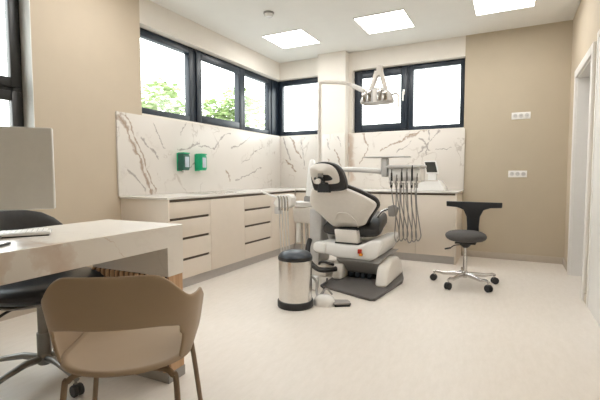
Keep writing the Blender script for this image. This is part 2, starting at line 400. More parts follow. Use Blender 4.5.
# window 3: tall window beside the desk
w = struct_root('window_3')
b = BM(); rect_frame(b, 'x', XL-.13, .07, NW0, NW1, NZ0, WZ1, .07)
box(b, XL-.20, XL-.13, NW0+.07, NW1-.07, 1.61, 1.71, .004)
box(b, XL-.20, XL-.13, .92, .98, NZ0+.07, 1.61, .004)
fr = obj('window_frame', b, M['dark_frame'], w)
pane('x', XL-.165, NW0+.06, NW1-.06, NZ0+.06, WZ1-.06, fr)
b = BM(); rect_frame(b, 'x', XL-.112, .03, .98, NW1-.02, NZ0+.03, 1.64, .07); rect_frame(b, 'x', XL-.112, .03, NW0+.02, NW1-.02, 1.67, WZ1-.02, .07)
obj('opening_sash', b, M['dark_frame'], w)
b = BM(); box(b, XL-.13, XL+.02, NW0-.02, NW1+.02, NZ0-.02, NZ0, .004); obj('window_sill', b, M['white_trim'], w)
b = BM(); box(b, XL-.13, XL+.001, NW1-.004, NW1+.001, NZ0, WZ1); box(b, XL-.13, XL+.001, NW0-.001, NW0+.004, NZ0, WZ1); box(b, XL-.13, XL+.001, NW0, NW1, WZ1-.004, WZ1+.001); obj('window_reveal', b, M['white_trim'], w)

# ------------------------------------------------------------------ outside
b = BM(); box(b, -40, XL-TH-.02, -25, 45, -.6, -.45); box(b, XL-TH-.02, 40, YB+TH+.02, 45, -.6, -.45); struct('ground', b, M['lawn'])
def tree(x, y, h, w, label, mat, n=900, ls=.16):
    t = thing('tree', label, 'tree', (x, y, -.45), group='trees outside the strip windows')
    b = BM(); tube(b, [(0, 0, 0), (.05, .02, h*.3), (-.03, 0, h*.62)], .11, r1=.05)
    for k in range(6):
        a = k*1.05; tube(b, [(0, 0, h*.4), (w*.25*math.cos(a), w*.25*math.sin(a), h*.62)], .035, smooth=False, seg=6)
    obj('trunk', b, M['bark'], t)
    b = BM(); blobs = [(random.uniform(-.6, .6)*w*.5, random.uniform(-.6, .6)*w*.5, h*random.uniform(.5, .88), w*random.uniform(.2, .34)) for _ in range(9)]
    for i in range(n):
        bx, by, bz, br = random.choice(blobs); v = Vector((random.gauss(0, 1), random.gauss(0, 1), random.gauss(0, 1))).normalized()*br*random.uniform(.5, 1)
        p = Vector((bx, by, bz))+v
        q = Matrix.Rotation(random.uniform(0, 6.28), 4, 'Z') @ Matrix.Rotation(random.uniform(-1, 1), 4, 'X'); s = ls*random.uniform(.6, 1.2)
        vs = [b.verts.new(p+(q @ Vector(c))*s) for c in ((-.5, 0, 0), (0, -.28, .05), (.5, 0, 0), (0, .28, .05))]
        b.faces.new(vs)
    f = obj('foliage', b, mat, t); f['kind'] = 'stuff'
    return t
tree(-12.2, 11.9, 5.0, 3.4, 'bushy green tree seen through the nearest pane of the left strip window', M['leaf'], 2600, .34)
tree(-12.3, 16.1, 5.9, 3.6, 'fuller green tree seen through the middle pane of the left strip window', M['leaf2'], 2800, .34)
tree(-7.4, 15.1, 3.4, 1.6, 'small green tree just showing in the pane at the room corner', M['leaf'], 900, .22)
for o in [o for o in C.objects if o.name.startswith('tree')]: o['group'] = 'trees outside the windows'

# ------------------------------------------------------------------ kitchen-like clinic units
ZT = .829                                  # worktop height
def cabinet(axis, a0, a1, kind, label, face, back):
    """axis 'x': front faces +x at x = face, runs a0..a1 in y; axis 'y': front faces -y at y = face, runs in x"""
    c = .5*(a0+a1)
    loc = (face-.02, c, 0) if axis == 'x' else (c, face+.02, 0)
    t = thing('base_cabinet', label, 'cabinet', loc, group='sand coloured base cabinets')
    def bb(b, d0, d1, p, q, r, s, bev=0):      # d: distance back from the face
        if axis == 'x': box(b, face-d1, face-d0, p, q, r, s, bev)
        else: box(b, p, q, face+d0, face+d1, r, s, bev)
    b = BM(); bb(b, .02, abs(back-face)-.002, a0+.001, a1-.001, .092, ZT-.02); obj('carcass', b, M['cab'], t, world=True)
    b = BM(); bb(b, .006, .0195, a0+.001, a1-.001, .787, .8085); obj('finger_groove', b, M['cab_gap'], t, world=True)
    g = .0018
    if kind == 'door':
        b = BM(); bb(b, 0, .0195, a0+g, a1-g, .092, .784, .0012); obj('door', b, M['cab'], t, world=True)
    else:
        zs = [.784, .645, .464, .275, .092]
        for i in range(4):
            top = zs[i]-(.0 if i == 0 else .021)
            b = BM(); bb(b, 0, .0195, a0+g, a1-g, zs[i+1]+g, top, .0012); dr = obj('drawer', b, M['cab'], t, world=True)
            if i:
                b = BM(); bb(b, .010, .0195, a0+g, a1-.03, top, zs[i]+g); bb(b, 0.0, .010, a0+.012, a1-.035, zs[i]-.008, zs[i]+.0005)
                obj('handle', b, M['cab_gap'], dr, world=True)
                b = BM(); bb(b, 0, .0195, a1-.03, a1-g, top, zs[i]); obj('front_edge', b, M['cab'], dr, world=True)
    return t
LX, RY = -2.575, 4.855
cabinet('x', 2.572, 3.108, 'drawers', 'sand base cabinet with four drawers at the free end of the long run', LX, XL)
cabinet('x', 3.108, 3.677, 'door', 'sand base cabinet with a plain door between the two drawer units', LX, XL)
cabinet('x', 3.677, 4.245, 'drawers', 'sand base cabinet with four drawers nearer the room corner', LX, XL)
cabinet('x', 4.245, RY-.002, 'door', 'narrow sand base cabinet with a plain door in the room corner', LX, XL)
cabinet('y', -2.57, -2.27, 'door', 'sand base cabinet under the column behind the spittoon unit', RY, CY)
cabinet('y', -2.27, -1.84, 'door', 'sand base cabinet behind the backrest of the dental chair', RY, CY)
cabinet('y', -1.84, -1.405, 'door', 'sand base cabinet behind the seat of the dental chair', RY, YB)
cabinet('y', -1.405, -.974, 'door', 'sand base cabinet behind the hanging instrument hoses', RY, YB)
cabinet('y', -.974, -.546, 'door', 'sand base cabinet at the right end beside the rolling stool', RY, YB)
b = BM(); box(b, XL+.002, LX+.002, 2.552, 2.570, 0, ZT-.02, .001); single('end_panel', b, M['cab'], 'sand end panel closing the long cabinet run beside the desk', 'panel', (LX, 2.56, 0))
b = BM(); box(b, -.545, -.527, RY-.002, YB-.01, 0, ZT-.02, .001); single('end_panel', b, M['cab'], 'sand end panel closing the short cabinet run beside the stool', 'panel', (-.536, RY, 0))
b = BM(); box(b, XL+.002, LX-.035, 2.571, RY+.03, 0, .09); single('cabinet_plinth', b, M['plinth'], 'grey plinth under the long cabinet run on the left', 'plinth', (LX, 3.7, 0))
b = BM(); box(b, LX-.035, -.546, RY+.03, YB-.002, 0, .09); single('cabinet_plinth', b, M['plinth'], 'grey plinth under the short cabinet run behind the chair', 'plinth', (-1.5, RY, 0))
b = BM()
prism(b, [(XL+.001, 2.545), (LX+.001, 2.545), (LX+.001, RY-.006), (-.515, RY-.006), (-.515, YB-.008), (CX1+.001, YB-.008), (CX1+.001, CY-.001), (CX0-.001, CY-.001), (CX0-.001, YB-.001), (XL+.001, YB-.001)], ZT-.019, ZT, 'z', .002, 1)
single('worktop', b, M['stone'], 'continuous pale L-shaped worktop on the sand cabinets', 'worktop', (LX, 3.7, ZT-.02))
# sink let into the long run
t = thing('sink', 'slim steel sink set in the worktop under the green dispensers', 'sink', (-2.86, 3.52, ZT))
b = BM(); rr = [( -.2, -.26), (.2, -.26), (.2, .26), (-.2, .26)]
for (x0, x1, y0, y1) in ((-.2, .2, -.26, -.24), (-.2, .2, .24, .26), (-.2, -.18, -.24, .24), (.18, .2, -.24, .24)): box(b, x0, x1, y0, y1, 0, .004, .001)
obj('rim', b, M['steel'], t)
b = BM(); box(b, -.18, .18, -.24, .24, .0003, .0015); obj('basin', b, M['steel'], t)
b = BM(); lathe(b, [(.02, .0015), (.02, .004), (.012, .004)], 0, 0, 16); obj('drain', b, M['chrome'], t)
# marble splashbacks
ZM = 1.592
b = BM(); box(b, XL+.001, XL+.02, 2.525, YB-.02, ZT+.001, ZM, .001)
single('splashback', b, M['marble'], 'long marble splashback with grey brown veins behind the dispensers', 'splashback', (XL+.01, 4, ZT))
b = BM(); box(b, XL+.02, CX0-.001, YB-.019, YB-.001, ZT+.001, ZM, .001)
single('splashback', b, M['marble_c'], 'short marble splashback between the room corner and the column', 'splashback', (-2.8, YB-.01, ZT))
b = BM(); box(b, CX0-.002, CX1+.002, CY-.018, CY, ZT+.001, ZM, .001)
single('splashback', b, M['marble_k'], 'marble splashback on the front of the column', 'splashback', (-2.24, CY-.01, ZT))
b = BM(); box(b, CX1+.003, -.515, YB-.027, YB-.008, ZT+.001, ZM, .001)
single('splashback', b, M['marble_r'], 'marble splashback with brown veins under the right window', 'splashback', (-1.3, YB-.01, ZT))

# dispensers on the marble
def dispenser(y, zc, mat, label, body2=None):
    t = thing('dispenser', label, 'dispenser', (XL+.02, y, zc), group='green wall dispensers over the sink')
    b = BM(); box(b, .0, .012, -.05, .05, -.095, .095, .004); obj('wall_bracket', b, M['green'], t)
    b = BM(); prism(b, [(.012, -.088), (.085, -.088), (.098, -.06), (.098, .06), (.085, .088), (.012, .088)], -.048, .048, 'y', .008, 3); obj('housing', b, mat, t)
    b = BM(); box(b, .0985, .1, -.03, .03, -.055, .055, .003); box(b, .03, .078, -.0492, -.048, -.05, .06) if body2 else None; obj('label_panel', b, M['label'], t)
    b = BM(); box(b, .012, .10, -.045, .045, .086, .1, .004); obj('cap', b, M['green'], t)
    b = BM(); lathe(b, [(.012, -.108), (.016, -.1), (.016, -.087)], .05, 0, 14); obj('nozzle', b, M['white_pl'], t)
    return t
dispenser(3.30, 1.16, M['green_d'], 'dark green soap dispenser, the left of the two on the marble')
dispenser(3.575, 1.16, M['green'], 'bright green dispenser, the right of the two on the marble')

# sockets on the taupe wall
def sockets(x, z, label):
    t = thing('wall_socket', label, 'socket', (x, YB-.006, z), group='white triple wall sockets')
    b = BM(); box(b, -.098, .098, -.009, 0, -.04, .04, .003); obj('cover_plate', b, M['white_pl'], t)
    for k in (-1, 0, 1):
        b = BM(); lathe(b, [(.024, 0), (.024, .002), (.019, .002), (.017, -.0005)], 0, 0, 20, Matrix.Translation((k*.06, -.0105, 0)) @ Matrix.Rotation(PI/2, 4, 'X'), cap=True); s = obj('socket_well', b, M['mid_pl'], t)
        b = BM(); box(b, k*.06-.010, k*.06-.006, -.0135, -.010, -.003, .003); box(b, k*.06+.006, k*.06+.010, -.0135, -.010, -.003, .003); obj('socket_hole', b, M['black'], s)
sockets(.09, 1.705, 'white triple socket plate, upper of the two on the taupe wall')
sockets(.073, 1.027, 'white triple socket plate, lower of the two behind the stool')

# ------------------------------------------------------------------ ceiling fittings
def panel_light(x, y, label, first=[None]):
    if first[0] is None:
        t = thing('ceiling_light', label, 'ceiling light', (x, y, ZC), group='square ceiling light panels')
        b = BM()
        s, wd = .272, .008
        for (x0, x1, y0, y1) in ((-s, s, -s, -s+wd), (-s, s, s-wd, s), (-s, -s+wd, -s+wd, s-wd), (s-wd, s, -s+wd, s-wd)): box(b, x0, x1, y0, y1, -.011, -.0005)
        obj('trim_frame', b, M['white_trim'], t)
        b = BM(); box(b, -s+wd, s-wd, -s+wd, s-wd, -.009, -.001); obj('diffuser', b, M['light'], t)
        first[0] = t
    else: dup(first[0], (x, y, ZC), 0, label)
panel_light(-2.47, 4.58, 'lit square ceiling panel, leftmost of the three, beside the smoke detector')
panel_light(-1.285, 4.56, 'lit square ceiling panel, middle of the three above the treatment chair')
panel_light(-.10, 4.54, 'lit square ceiling panel, rightmost of the three at the top edge')
for k, x in enumerate((-2.47, -1.285, -.10)):  # nearer row out of view, added to light the room
    for yy in (2.2,):
        panel_light(x, yy, 'lit square ceiling panel, %s of an unseen nearer row added to light the desk end of the room' % ('leftmost', 'middle', 'rightmost')[k])
t = thing('smoke_detector', 'small round white smoke detector on the ceiling', 'smoke detector', (-2.29, 3.74, ZC))
b = BM(); lathe(b, [(.056, -.0005), (.056, -.012), (.05, -.018)], 0, 0, 28); obj('base', b, M['grey_pl'], t)
b = BM(); lathe(b, [(.048, -.018), (.047, -.028), (.036, -.045), (.015, -.049)], 0, 0, 28); obj('sensor_head', b, M['white_pl'], t)

# ------------------------------------------------------------------ desk
DK = math.radians(2.0)
Dk = Matrix.Translation((-1.461, 1.545, 0)) @ Matrix.Rotation(DK, 4, 'Z')
t = thing('desk', 'marble topped reception desk with a slatted oak end leg', 'desk', (-1.461, 1.545, 0), DK)
DEP, LEN, SL = .535, 1.62, .105
b = BM(); prism(b, [(-LEN, .775), (0, .775), (0, .528), (-.108, .528), (-.108, .775-SL), (-LEN, .775-SL)], -DEP, 0, 'x', .0015, 1)
obj('marble_top', b, M['marble_d'], t)
b = BM(); box(b, -DEP+.004, -.004, -.10, -.004, .05, .528); leg = obj('leg_panel', b, M['wood'], t)
b = BM(); box(b, -DEP+.006, -.016, -.104, -.1002, .05, .527); obj('slat_backing', b, M['black'], t)
n = 15
for k in range(n):
    x0 = -DEP+.006+k*(DEP-.012)/n
    b = BM(); box(b, x0, x0+(DEP-.012)/n*.5, -.118, -.1042, .05, .5275, .002); obj('slat', b, M['wood'], t)
b = BM(); box(b, -DEP+.001, -.001, -.117, -.001, 0, .05); obj('plinth', b, M['grey_pl'], t)
b = BM(); box(b, -DEP+.004, -.004, -LEN+.004, -LEN+.10, .05, .6695); obj('leg_panel', b, M['wood'], t)
b = BM(); box(b, -DEP+.001, -.001, -LEN+.001, -LEN+.117, 0, .05); obj('plinth', b, M['grey_pl'], t)

# monitor (seen from behind), keyboard, tablet
ma = math.radians(40.3)                      # its long side runs (sin, cos) of this
t = thing('monitor', 'grey flat monitor seen from behind on the desk', 'monitor', (-1.773, .792, .775), PI/2-ma)
# local x = along the screen towards the camera-right edge, local y = behind (away from camera)
b = BM(); box(b, -.28, .26, .0, .028, .112, .432, .006, 3); obj('screen_housing', b, M['mon'], t)
b = BM(); box(b, -.27, .25, .028, .0295, .122, .422); obj('screen_glass', b, M['screen'], t)
b = BM(); prism(b, [(-.02, .012), (-.008, .012), (-.004, .2), (-.016, .2)], -.07, .03, 'x', .002, 1); obj('stand', b, M['alu'], t)
b = BM(); box(b, -.11, .07, -.03, .13, 0, .012, .003); obj('stand_base', b, M['alu'], t)
t = thing('keyboard', 'white keyboard with a dark edge lying on the desk', 'keyboard', (-1.705, .965, .775), math.radians(56))
b = BM(); box(b, -.13, .055, -.01, .12, .005, .016, .002); obj('key_deck', b, M['white_pl'], t)
b = BM(); box(b, -.125, .05, -.006, .115, 0, .005); obj('base', b, M['black'], t)
b = BM()
for i in range(9):
    for j in range(5): box(b, -.122+i*.0185, -.107+i*.0185, .0+j*.022, .018+j*.022, .016, .018)
obj('keys', b, M['white_trim'], t)
t = thing('tablet', 'white tablet with a dark rim at the left edge of the desk', 'tablet', (-1.60, .70, .775), math.radians(35))
b = BM(); box(b, -.10, .08, -.06, .085, 0, .008, .003); obj('body', b, M['black'], t)
b = BM(); box(b, -.094, .074, -.054, .079, .008, .010); obj('cover', b, M['white_pl'], t)

# ------------------------------------------------------------------ castor base used by both rolling seats
def castor_base(t, angs, R, hubz, armmat, wheelmat, hw=.02, rise=.0, hubr=.035, wr=.028, armh=.022):
    b = BM(); lathe(b, [(hubr*.8, hubz-.03), (hubr, hubz-.02), (hubr, hubz+.02), (hubr*.75, hubz+.035)], 0, 0, 24); obj('hub', b, armmat, t)
    for a in angs:
        m = Matrix.Rotation(a, 4, 'Z')
        zt = wr*2+.018
        rings = []
        for q, (x, zc, ww, hh) in enumerate(((hubr*.5, hubz, hw, armh), (R*.35, hubz+rise-.002, hw*.95, armh*.95), (R*.7, hubz-.012+rise*.6, hw*.8, armh*.75), (R*.93, zt+.012, hw*.75, armh*.6), (R+.012, zt+.004, hw*.65, armh*.45))):
            rings.append([(x, ww*math.cos(2*PI*j/12)*.9, zc+hh*math.sin(2*PI*j/12)) for j in range(12)])
        b = BM(); loft(b, rings, m); arm = obj('leg', b, armmat, t)
        b = BM(); tube(b, [(R, 0, zt+.005), (R, 0, wr*1.7)], .006, smooth=False, mat=m)
        b2 = BM(); cs = obj('caster', b, armmat, arm)
        b = b2
        for s in (-1, 1):
            lathe(b, [(wr*.35, -.010), (wr*.9, -.009), (wr, -.005), (wr, .005), (wr*.9, .009), (wr*.35, .010)], 0, 0, 20, m @ Matrix.Translation((R+.008, s*.0135, wr)) @ Matrix.Rotation(PI/2, 4, 'X'))
        box(b, R-.018, R+.022, -.006, .006, wr*.6, wr*1.9, .003, mat=m)
        cs2 = obj('wheel', b, wheelmat, arm)

def blob_cushion(bm, w, d, z0, z1, pw=2.6, n=40, rows=7, lift=None, mat=None):
    """superellipse pad; lift(x, y) bends it"""
    rings = []
    for i in range(rows+1):
        a = -PI/2+PI*i/rows; s = max(.02, math.cos(a))**.45; z = (z0+z1)/2+(z1-z0)/2*math.sin(a)
        r = []
        for j in range(n):
            th = 2*PI*j/n; c, q = math.cos(th), math.sin(th)
            x = math.copysign(abs(c)**(2/pw), c)*w/2*s; y = math.copysign(abs(q)**(2/pw), q)*d/2*s
            r.append((x, y, z+(lift(x, y) if lift else 0)))
        rings.append(r)
    loft(bm, rings, mat); return bm

# office chair behind the desk (sits facing +x; local +y = facing)
t = thing('office_chair', 'black office chair with grey star base pushed in behind the desk', 'office chair', (-2.065, 1.193, 0), -PI/2-.06)
castor_base(t, [math.radians(-7+90+3.4+72*k) for k in range(5)], .30, .105, M['alu'], M['rubber'], hw=.02, rise=.012, hubr=.036, armh=.018)
b = BM(); tube(b, [(0, 0, .13), (0, 0, .235)], .032, smooth=False, seg=20); tube(b, [(0, 0, .235), (0, 0, .375)], .026, smooth=False, seg=20); obj('gas_column', b, M['alu'], t)
b = BM(); lathe(b, [(.018, .375), (.022, .38), (.022, .41)], 0, 0, 16); obj('bellows', b, M['black'], t)
b = BM(); blob_cushion(b, .44, .34, .405, .44, 3); obj('seat_pan', b, M['grey_pl'], t)
b = BM(); blob_cushion(b, .56, .44, .43, .53, 2.8, 48, 9, lift=lambda x, y: .02*(abs(x)/.26)**2-.015+.03*max(0, -y/.24)**2); obj('seat', b, M['leather'], t, smooth=True)
b = BM(); tube(b, [(.10, 0, .40), (.19, .03, .385), (.24, .04, .36)], .007); tube(b, [(.235, .04, .362), (.275, .045, .345)], .012, smooth=False); obj('lever', b, M['black'], t)
b = BM(); tube(b, [(0, -.05, .41), (0, -.24, .40), (0, -.30, .42), (0, -.30, .56)], .018); obj('back_stem', b, M['alu'], t)
b = BM()
blob_cushion(b, .54, .07, .50, .842, 3.0, 44, 11, lift=lambda x, y: 0, mat=Matrix.Translation((0, -.275, 0)))
o = obj('backrest', b, M['vinyl'], t)
for v in o.data.vertices:
    x, y, z = v.co; v.co.y = y+1.1*x*x-.10*max(0, z-.6); v.co.z = z-.9*x*x*max(0, (z-.6)/.24)
for p in o.data.polygons: p.use_smooth = True

# ------------------------------------------------------------------ visitor chair, seen from behind
ca = math.radians(35)
# local +y = facing (-sin, cos); local +x = its right
t = thing('visitor_chair', 'taupe shell armchair with thin bronze legs facing the desk', 'chair', (-1.145, .96, 0), ca)
NT, NS = 48, 10
def rim(tt):
    """plan curve and heights; tt in -1..1 from left arm front, round the back, to the right arm front"""
    a = tt*PI*.5*1.32
    s = math.sin(max(-PI/2, min(PI/2, a))); c = math.cos(max(-PI/2, min(PI/2, a)))
    ext = max(0, abs(a)-PI/2)
    return s, c, ext
def shell_pt(tt, s):
    si, co_, ext = rim(tt)
    sg = math.copysign(1, si)
    k = abs(tt)
    # top rim height: high across the back, sweeping down to the arms
    w = min(1, max(0, (k-.19)/.37)); w = w*w*(3-2*w)
    ztop = .735-.088*w-.16*ext
    zc = .572-.02*w
    z = .440+(zc-.440)*s/.4 if s < .4 else zc+(ztop-zc)*(s-.4)/.6
    q = (z-.44)/.3; p = 1-.2*min(1, q*1.6)
    X = math.copysign(abs(si)**p, si); Y = co_**p
    x = X*(.202+.045*q**.8)
    y = -.05-Y*(.175+.02*q)+ext*.36
    return Vector((x, y, z))
bm = bmesh.new(); grid = []
for i in range(NT+1):
    tt = -1+2*i/NT
    grid.append([bm.verts.new(shell_pt(tt, j/NS)) for j in range(NS+1)])
for i in range(NT):
    tt = -1+2*(i+.5)/NT
    for j in range(NS):
        s = (j+.5)/NS
        if abs(tt) < .50 and j < 4 and not (j == 3 and abs(tt) > .46): continue
        f = bm.faces.new((grid[i][j], grid[i+1][j], grid[i+1][j+1], grid[i][j+1])); f.smooth = True
loose = [v for v in bm.verts if not v.link_faces]
bmesh.ops.delete(bm, geom=loose, context='VERTS')
o = obj('back_shell', bm, M['shell'], t); solid(o, .011, 0); subsurf(o, 2)
# seat dish, continuing the same plastic
bm = bmesh.new(); RN = 10; outline = []
for i in range(NT+1):
    outline.append(shell_pt(-1+2*i/NT, 0))
x0 = outline[0]; x1 = outline[-1]
for k in range(1, 14):
    a = PI*k/14
    outline.append(Vector((x1.x*math.cos(a)**1 if False else x1.x*math.copysign(abs(math.cos(a))**.5, math.cos(a)), x1.y+.13*math.sin(a)**.6, .437+.022*math.sin(a))))
cen = Vector((0, .0, .425)); rings = []
for q in range(RN+1):
    s = q/RN*.98+.02
    rings.append([bm.verts.new(Vector((cen.x+(p.x-cen.x)*s, cen.y+(p.y-cen.y)*s, cen.z+(p.z-cen.z)*s**3))) for p in outline])
for q in range(RN):
    n = len(outline)
    for j in range(n):
        f = bm.faces.new((rings[q][j], rings[q][(j+1) % n], rings[q+1][(j+1) % n], rings[q+1][j])); f.smooth = True
bm.faces.new(rings[0])
o = obj('seat', bm, M['shell'], t); solid(o, .014, 0)
for sx in (-1, 1):
    b = BM(); tube(b, [(sx*.05, -.12, .408), (sx*.125, -.13, .405), (sx*.155, -.142, .39), (sx*.168, -.146, .35), (sx*.185, -.19, 0)], .0095, seg=12, k=8); obj('leg', b, M['bronze'], t)
    b = BM(); tube(b, [(sx*.05, .16, .408), (sx*.13, .165, .405), (sx*.16, .17, .39), (sx*.175, .175, .35), (sx*.215, .20, 0)], .0095, seg=12, k=8); obj('leg', b, M['bronze'], t)
b = BM(); tube(b, [(-.05, -.12, .408), (-.05, .16, .408)], .0085, smooth=False); tube(b, [(.05, -.12, .408), (.05, .16, .408)], .0085, smooth=False); box(b, -.07, .07, -.02, .08, .404, .416, .003); obj('seat_mount', b, M['bronze'], t)

# ------------------------------------------------------------------ rolling stool by the wall
t = thing('rolling_stool', 'grey rolling stool with a black T-shaped backrest by the taupe wall', 'stool', (-.355, 4.04, 0), 0)
castor_base(t, [math.radians(a) for a in (176, 246, 318, 28, 101)], .275, .095, M['chrome'], M['black'], hw=.018, hubr=.028, wr=.032, armh=.022)
b = BM(); tube(b, [(0, 0, .11), (0, 0, .27)], .019, smooth=False, seg=18); tube(b, [(0, 0, .27), (0, 0, .36)], .012, smooth=False, seg=16); obj('gas_column', b, M['chrome'], t)
b = BM(); lathe(b, [(.022, .345), (.045, .365), (.05, .39)], 0, 0, 20); box(b, -.09, .09, -.05, .16, .382, .396, .004); obj('seat_mechanism', b, M['black'], t)
b = BM(); tube(b, [(-.03, -.02, .372), (-.09, -.04, .365), (-.13, -.05, .335)], .005); tube(b, [(-.125, -.05, .34), (-.175, -.06, .328)], .008, smooth=False); obj('lever', b, M['black'], t)
b = BM(); blob_cushion(b, .355, .35, .405, .50, 2.4, 40, 9); o = obj('seat', b, M['grey_fab'], t, smooth=True); o.rotation_euler = (0, 0, .3)
b = BM(); R2 = Matrix.Translation((.03, .02, .018)) @ Matrix.Rotation(-.10, 4, 'Z')
pts = [(-.25, .742), (-.248, .692), (-.15, .686), (-.09, .665), (-.06, .60), (-.052, .50), (-.058, .40), (.058, .40), (.052, .50), (.06, .60), (.09, .665), (.15, .686), (.248, .692), (.25, .742)]
prism(b, pts, .155, .182, 'y', .006, 2, mat=R2)
bmesh.ops.subdivide_edges(b, edges=[e for e in b.edges if abs(e.verts[0].co.x-e.verts[1].co.x) > .2], cuts=12)
o = obj('backrest', b, M['leather'], t)
b = BM(); box(b, -.03, .03, .10, .2, .382, .396, .003, mat=R2); box(b, -.03, .03, .182, .2, .382, .52, .003, mat=R2); obj('back_bracket', b, M['black'], t)

# ------------------------------------------------------------------ pedal bin
t = thing('pedal_bin', 'stainless steel pedal bin with a black lid and black base', 'bin', (-1.472, 2.775, 0))
b = BM(); lathe(b, [(.136, 0), (.140, .006), (.140, .046), (.136, .052), (.13, .054)], 0, 0, 48); obj('base_ring', b, M['black'], t)
b = BM(); lathe(b, [(.130, .0525), (.130, .367)], 0, 0, 56); obj('body', b, M['steel'], t)
b = BM(); lathe(b, [(.132, .367), (.134, .370), (.134, .388), (.131, .395)], 0, 0, 48); obj('lid_collar', b, M['black'], t)
b = BM(); lathe(b, [(.1305, .3955), (.120, .413), (.098, .428), (.06, .438), (.015, .441)], 0, 0, 48); obj('lid', b, M['slate_pl'], t)
b = BM(); box(b, -.028, .028, -.03, .03, .008, .022, .004, mat=Matrix.Rotation(math.radians(80), 4, 'Z') @ Matrix.Translation((.165, 0, 0))); obj('pedal', b, M['black'], t)

# ------------------------------------------------------------------ dental chair (patient faces +y, away from the camera)
DC = (-1.24, 3.75, 0)
t = thing('dental_chair', 'dental treatment chair with white shell and dark upholstery, seen from behind', 'dental chair', DC)
W = True
b = BM(); prism(b, [(-1.515, 3.335), (-.985, 3.135), (-.945, 3.16), (-.875, 3.80), (-.90, 3.95), (-1.04, 4.45), (-1.5, 4.5), (-1.53, 4.2)], 0, .026, 'z', .008, 2); obj('base_plate', b, M['plate'], t, W)
# foot castings left and right of the lift
b = BM(); prism(b, [(3.57, .026), (4.30, .026), (4.25, .10), (4.05, .19), (3.75, .21), (3.60, .17)], -1.50, -1.40, 'x', .02, 3); obj('foot_casting', b, M['warm_pl'], t, W)
b = BM(); prism(b, [(3.47, .026), (4.10, .026), (4.05, .16), (3.92, .235), (3.68, .245), (3.55, .19)], -1.052, -.94, 'x', .03, 3); obj('foot_casting', b, M['warm_pl'], t, W)
b = BM(); box(b, -1.40, -1.07, 3.74, 4.15, .026, .10); obj('lift_well', b, M['black'], t, W)
b = BM()
for k in range(4): box(b, -1.375+k*.062, -1.335+k*.062, 3.70, 3.76, .03, .075, .006)
obj('connector_block', b, M['slate_pl'], t, W)
b = BM(); loft(b, [[(-1.385, 3.72, .078), (-1.10, 3.72, .078), (-1.10, 4.1, .078), (-1.385, 4.1, .078)], [(-1.455, 3.58, .215), (-1.04, 3.58, .215), (-1.04, 4.15, .215), (-1.455, 4.15, .215)], [(-1.46, 3.60, .26), (-1.0, 3.60, .26), (-1.0, 4.15, .26), (-1.46, 4.15, .26)]]); obj('lift_cover', b, M['grey_pl'], t, W, smooth=False)
# seat chassis: wide white housing under the seat
b = BM(); prism(b, [(-1.645, .30), (-1.63, .272), (-1.50, .25), (-1.44, .235), (-1.12, .235), (-1.06, .26), (-1.0, .40), (-1.02, .43), (-1.12, .42), (-1.22, .37), (-1.62, .38), (-1.64, .36)], 3.56, 4.2, 'y', .022, 3); ch = obj('seat_chassis', b, M['white_pl'], t, W)
b = BM(); prism(b, [(-1.695, .30), (-1.67, .27), (-1.55, .262), (-1.55, .372), (-1.66, .378), (-1.69, .355)], 3.545, 3.69, 'y', .018, 3); obj('side_cover', b, M['white_pl'], t, W)
b = BM(); box(b, -1.23, -1.195, 3.535, 3.56, .298, .338, .004); sw = obj('rocker_switch', b, M['red'], ch, W)
b = BM(); box(b, -1.215, -1.185, 3.53, 3.558, .278, .300, .004); obj('indicator', b, M['amber'], ch, W)
# seat and leg rest upholstery
def cushion_loft(sections):
    """sections: (y, x0, x1, z0, z1) along the chair"""
    rings = []
    for (y, x0, x1, z0, z1) in sections:
        cx, cz, hw, hh = (x0+x1)/2, (z0+z1)/2, (x1-x0)/2, (z1-z0)/2; r = []
        for j in range(28):
            th = 2*PI*j/28; c, s = math.cos(th), math.sin(th)
            r.append((cx+math.copysign(abs(c)**.5, c)*hw, y, cz+math.copysign(abs(s)**.6, s)*hh))
        rings.append(r)
    b = BM(); loft(b, rings); return b
b = cushion_loft([(3.66, -1.60, -1.10, .46, .51), (3.69, -1.64, -1.07, .43, .55), (3.8, -1.645, -1.075, .42, .61), (4.1, -1.645, -1.14, .43, .62), (4.4, -1.60, -1.19, .45, .61), (4.6, -1.56, -1.25, .46, .60), (4.72, -1.50, -1.30, .47, .58), (4.75, -1.44, -1.34, .50, .55)])
obj('seat_cushion', b, M['vinyl'], t, W, smooth=True)
b = BM(); box(b, -1.54, -1.27, 3.8, 4.62, .40, .455, .02, 3); obj('seat_underpan', b, M['warm_pl'], t, W)
# backrest
def sh(z): return 3.68-.50*(z-.50)           # leans back towards the camera as it rises
ol = [(-1.507, .517), (-1.40, .522), (-1.29, .527), (-1.239, .541), (-1.197, .56), (-1.154, .626), (-1.09, .705), (-1.065, .752), (-1.087, .788), (-1.172, .837), (-1.259, .876), (-1.34, .905), (-1.464, .919), (-1.60, .912), (-1.665, .89), (-1.709, .80), (-1.716, .741), (-1.695, .691), (-1.647, .648), (-1.607, .605), (-1.566, .56)]
def plate(outl, y0, y1, k=4, dome=0., scale=1., ctr=(-1.37, .74)):
    pts = smooth_pts(outl, k, True); n = len(pts); rings = []
    prof = [(1.0, y1), (1.0, (y0+y1)/2), (.975, y0+.25*(y1-y0)), (.93, y0), (.75, y0-dome*.45), (.5, y0-dome*.8), (.2, y0-dome)]
    for s, yo in prof:
        rings.append([(ctr[0]+(p.x-ctr[0])*s*scale, sh(ctr[1]+(p.y-ctr[1])*s*scale)+yo, ctr[1]+(p.y-ctr[1])*s*scale) for p in pts])
    b = BM(); loft(b, rings); return b
b = plate(ol, -.03, .02, dome=.012, k=3); bk = obj('backrest_shell', b, M['warm_pl'], t, W)
ol2 = [(x+(.012 if x > -1.3 else 0), z+(.026 if z > .78 and x > -1.35 else .0)) for x, z in ol]
pts = smooth_pts(ol2, 4, True)
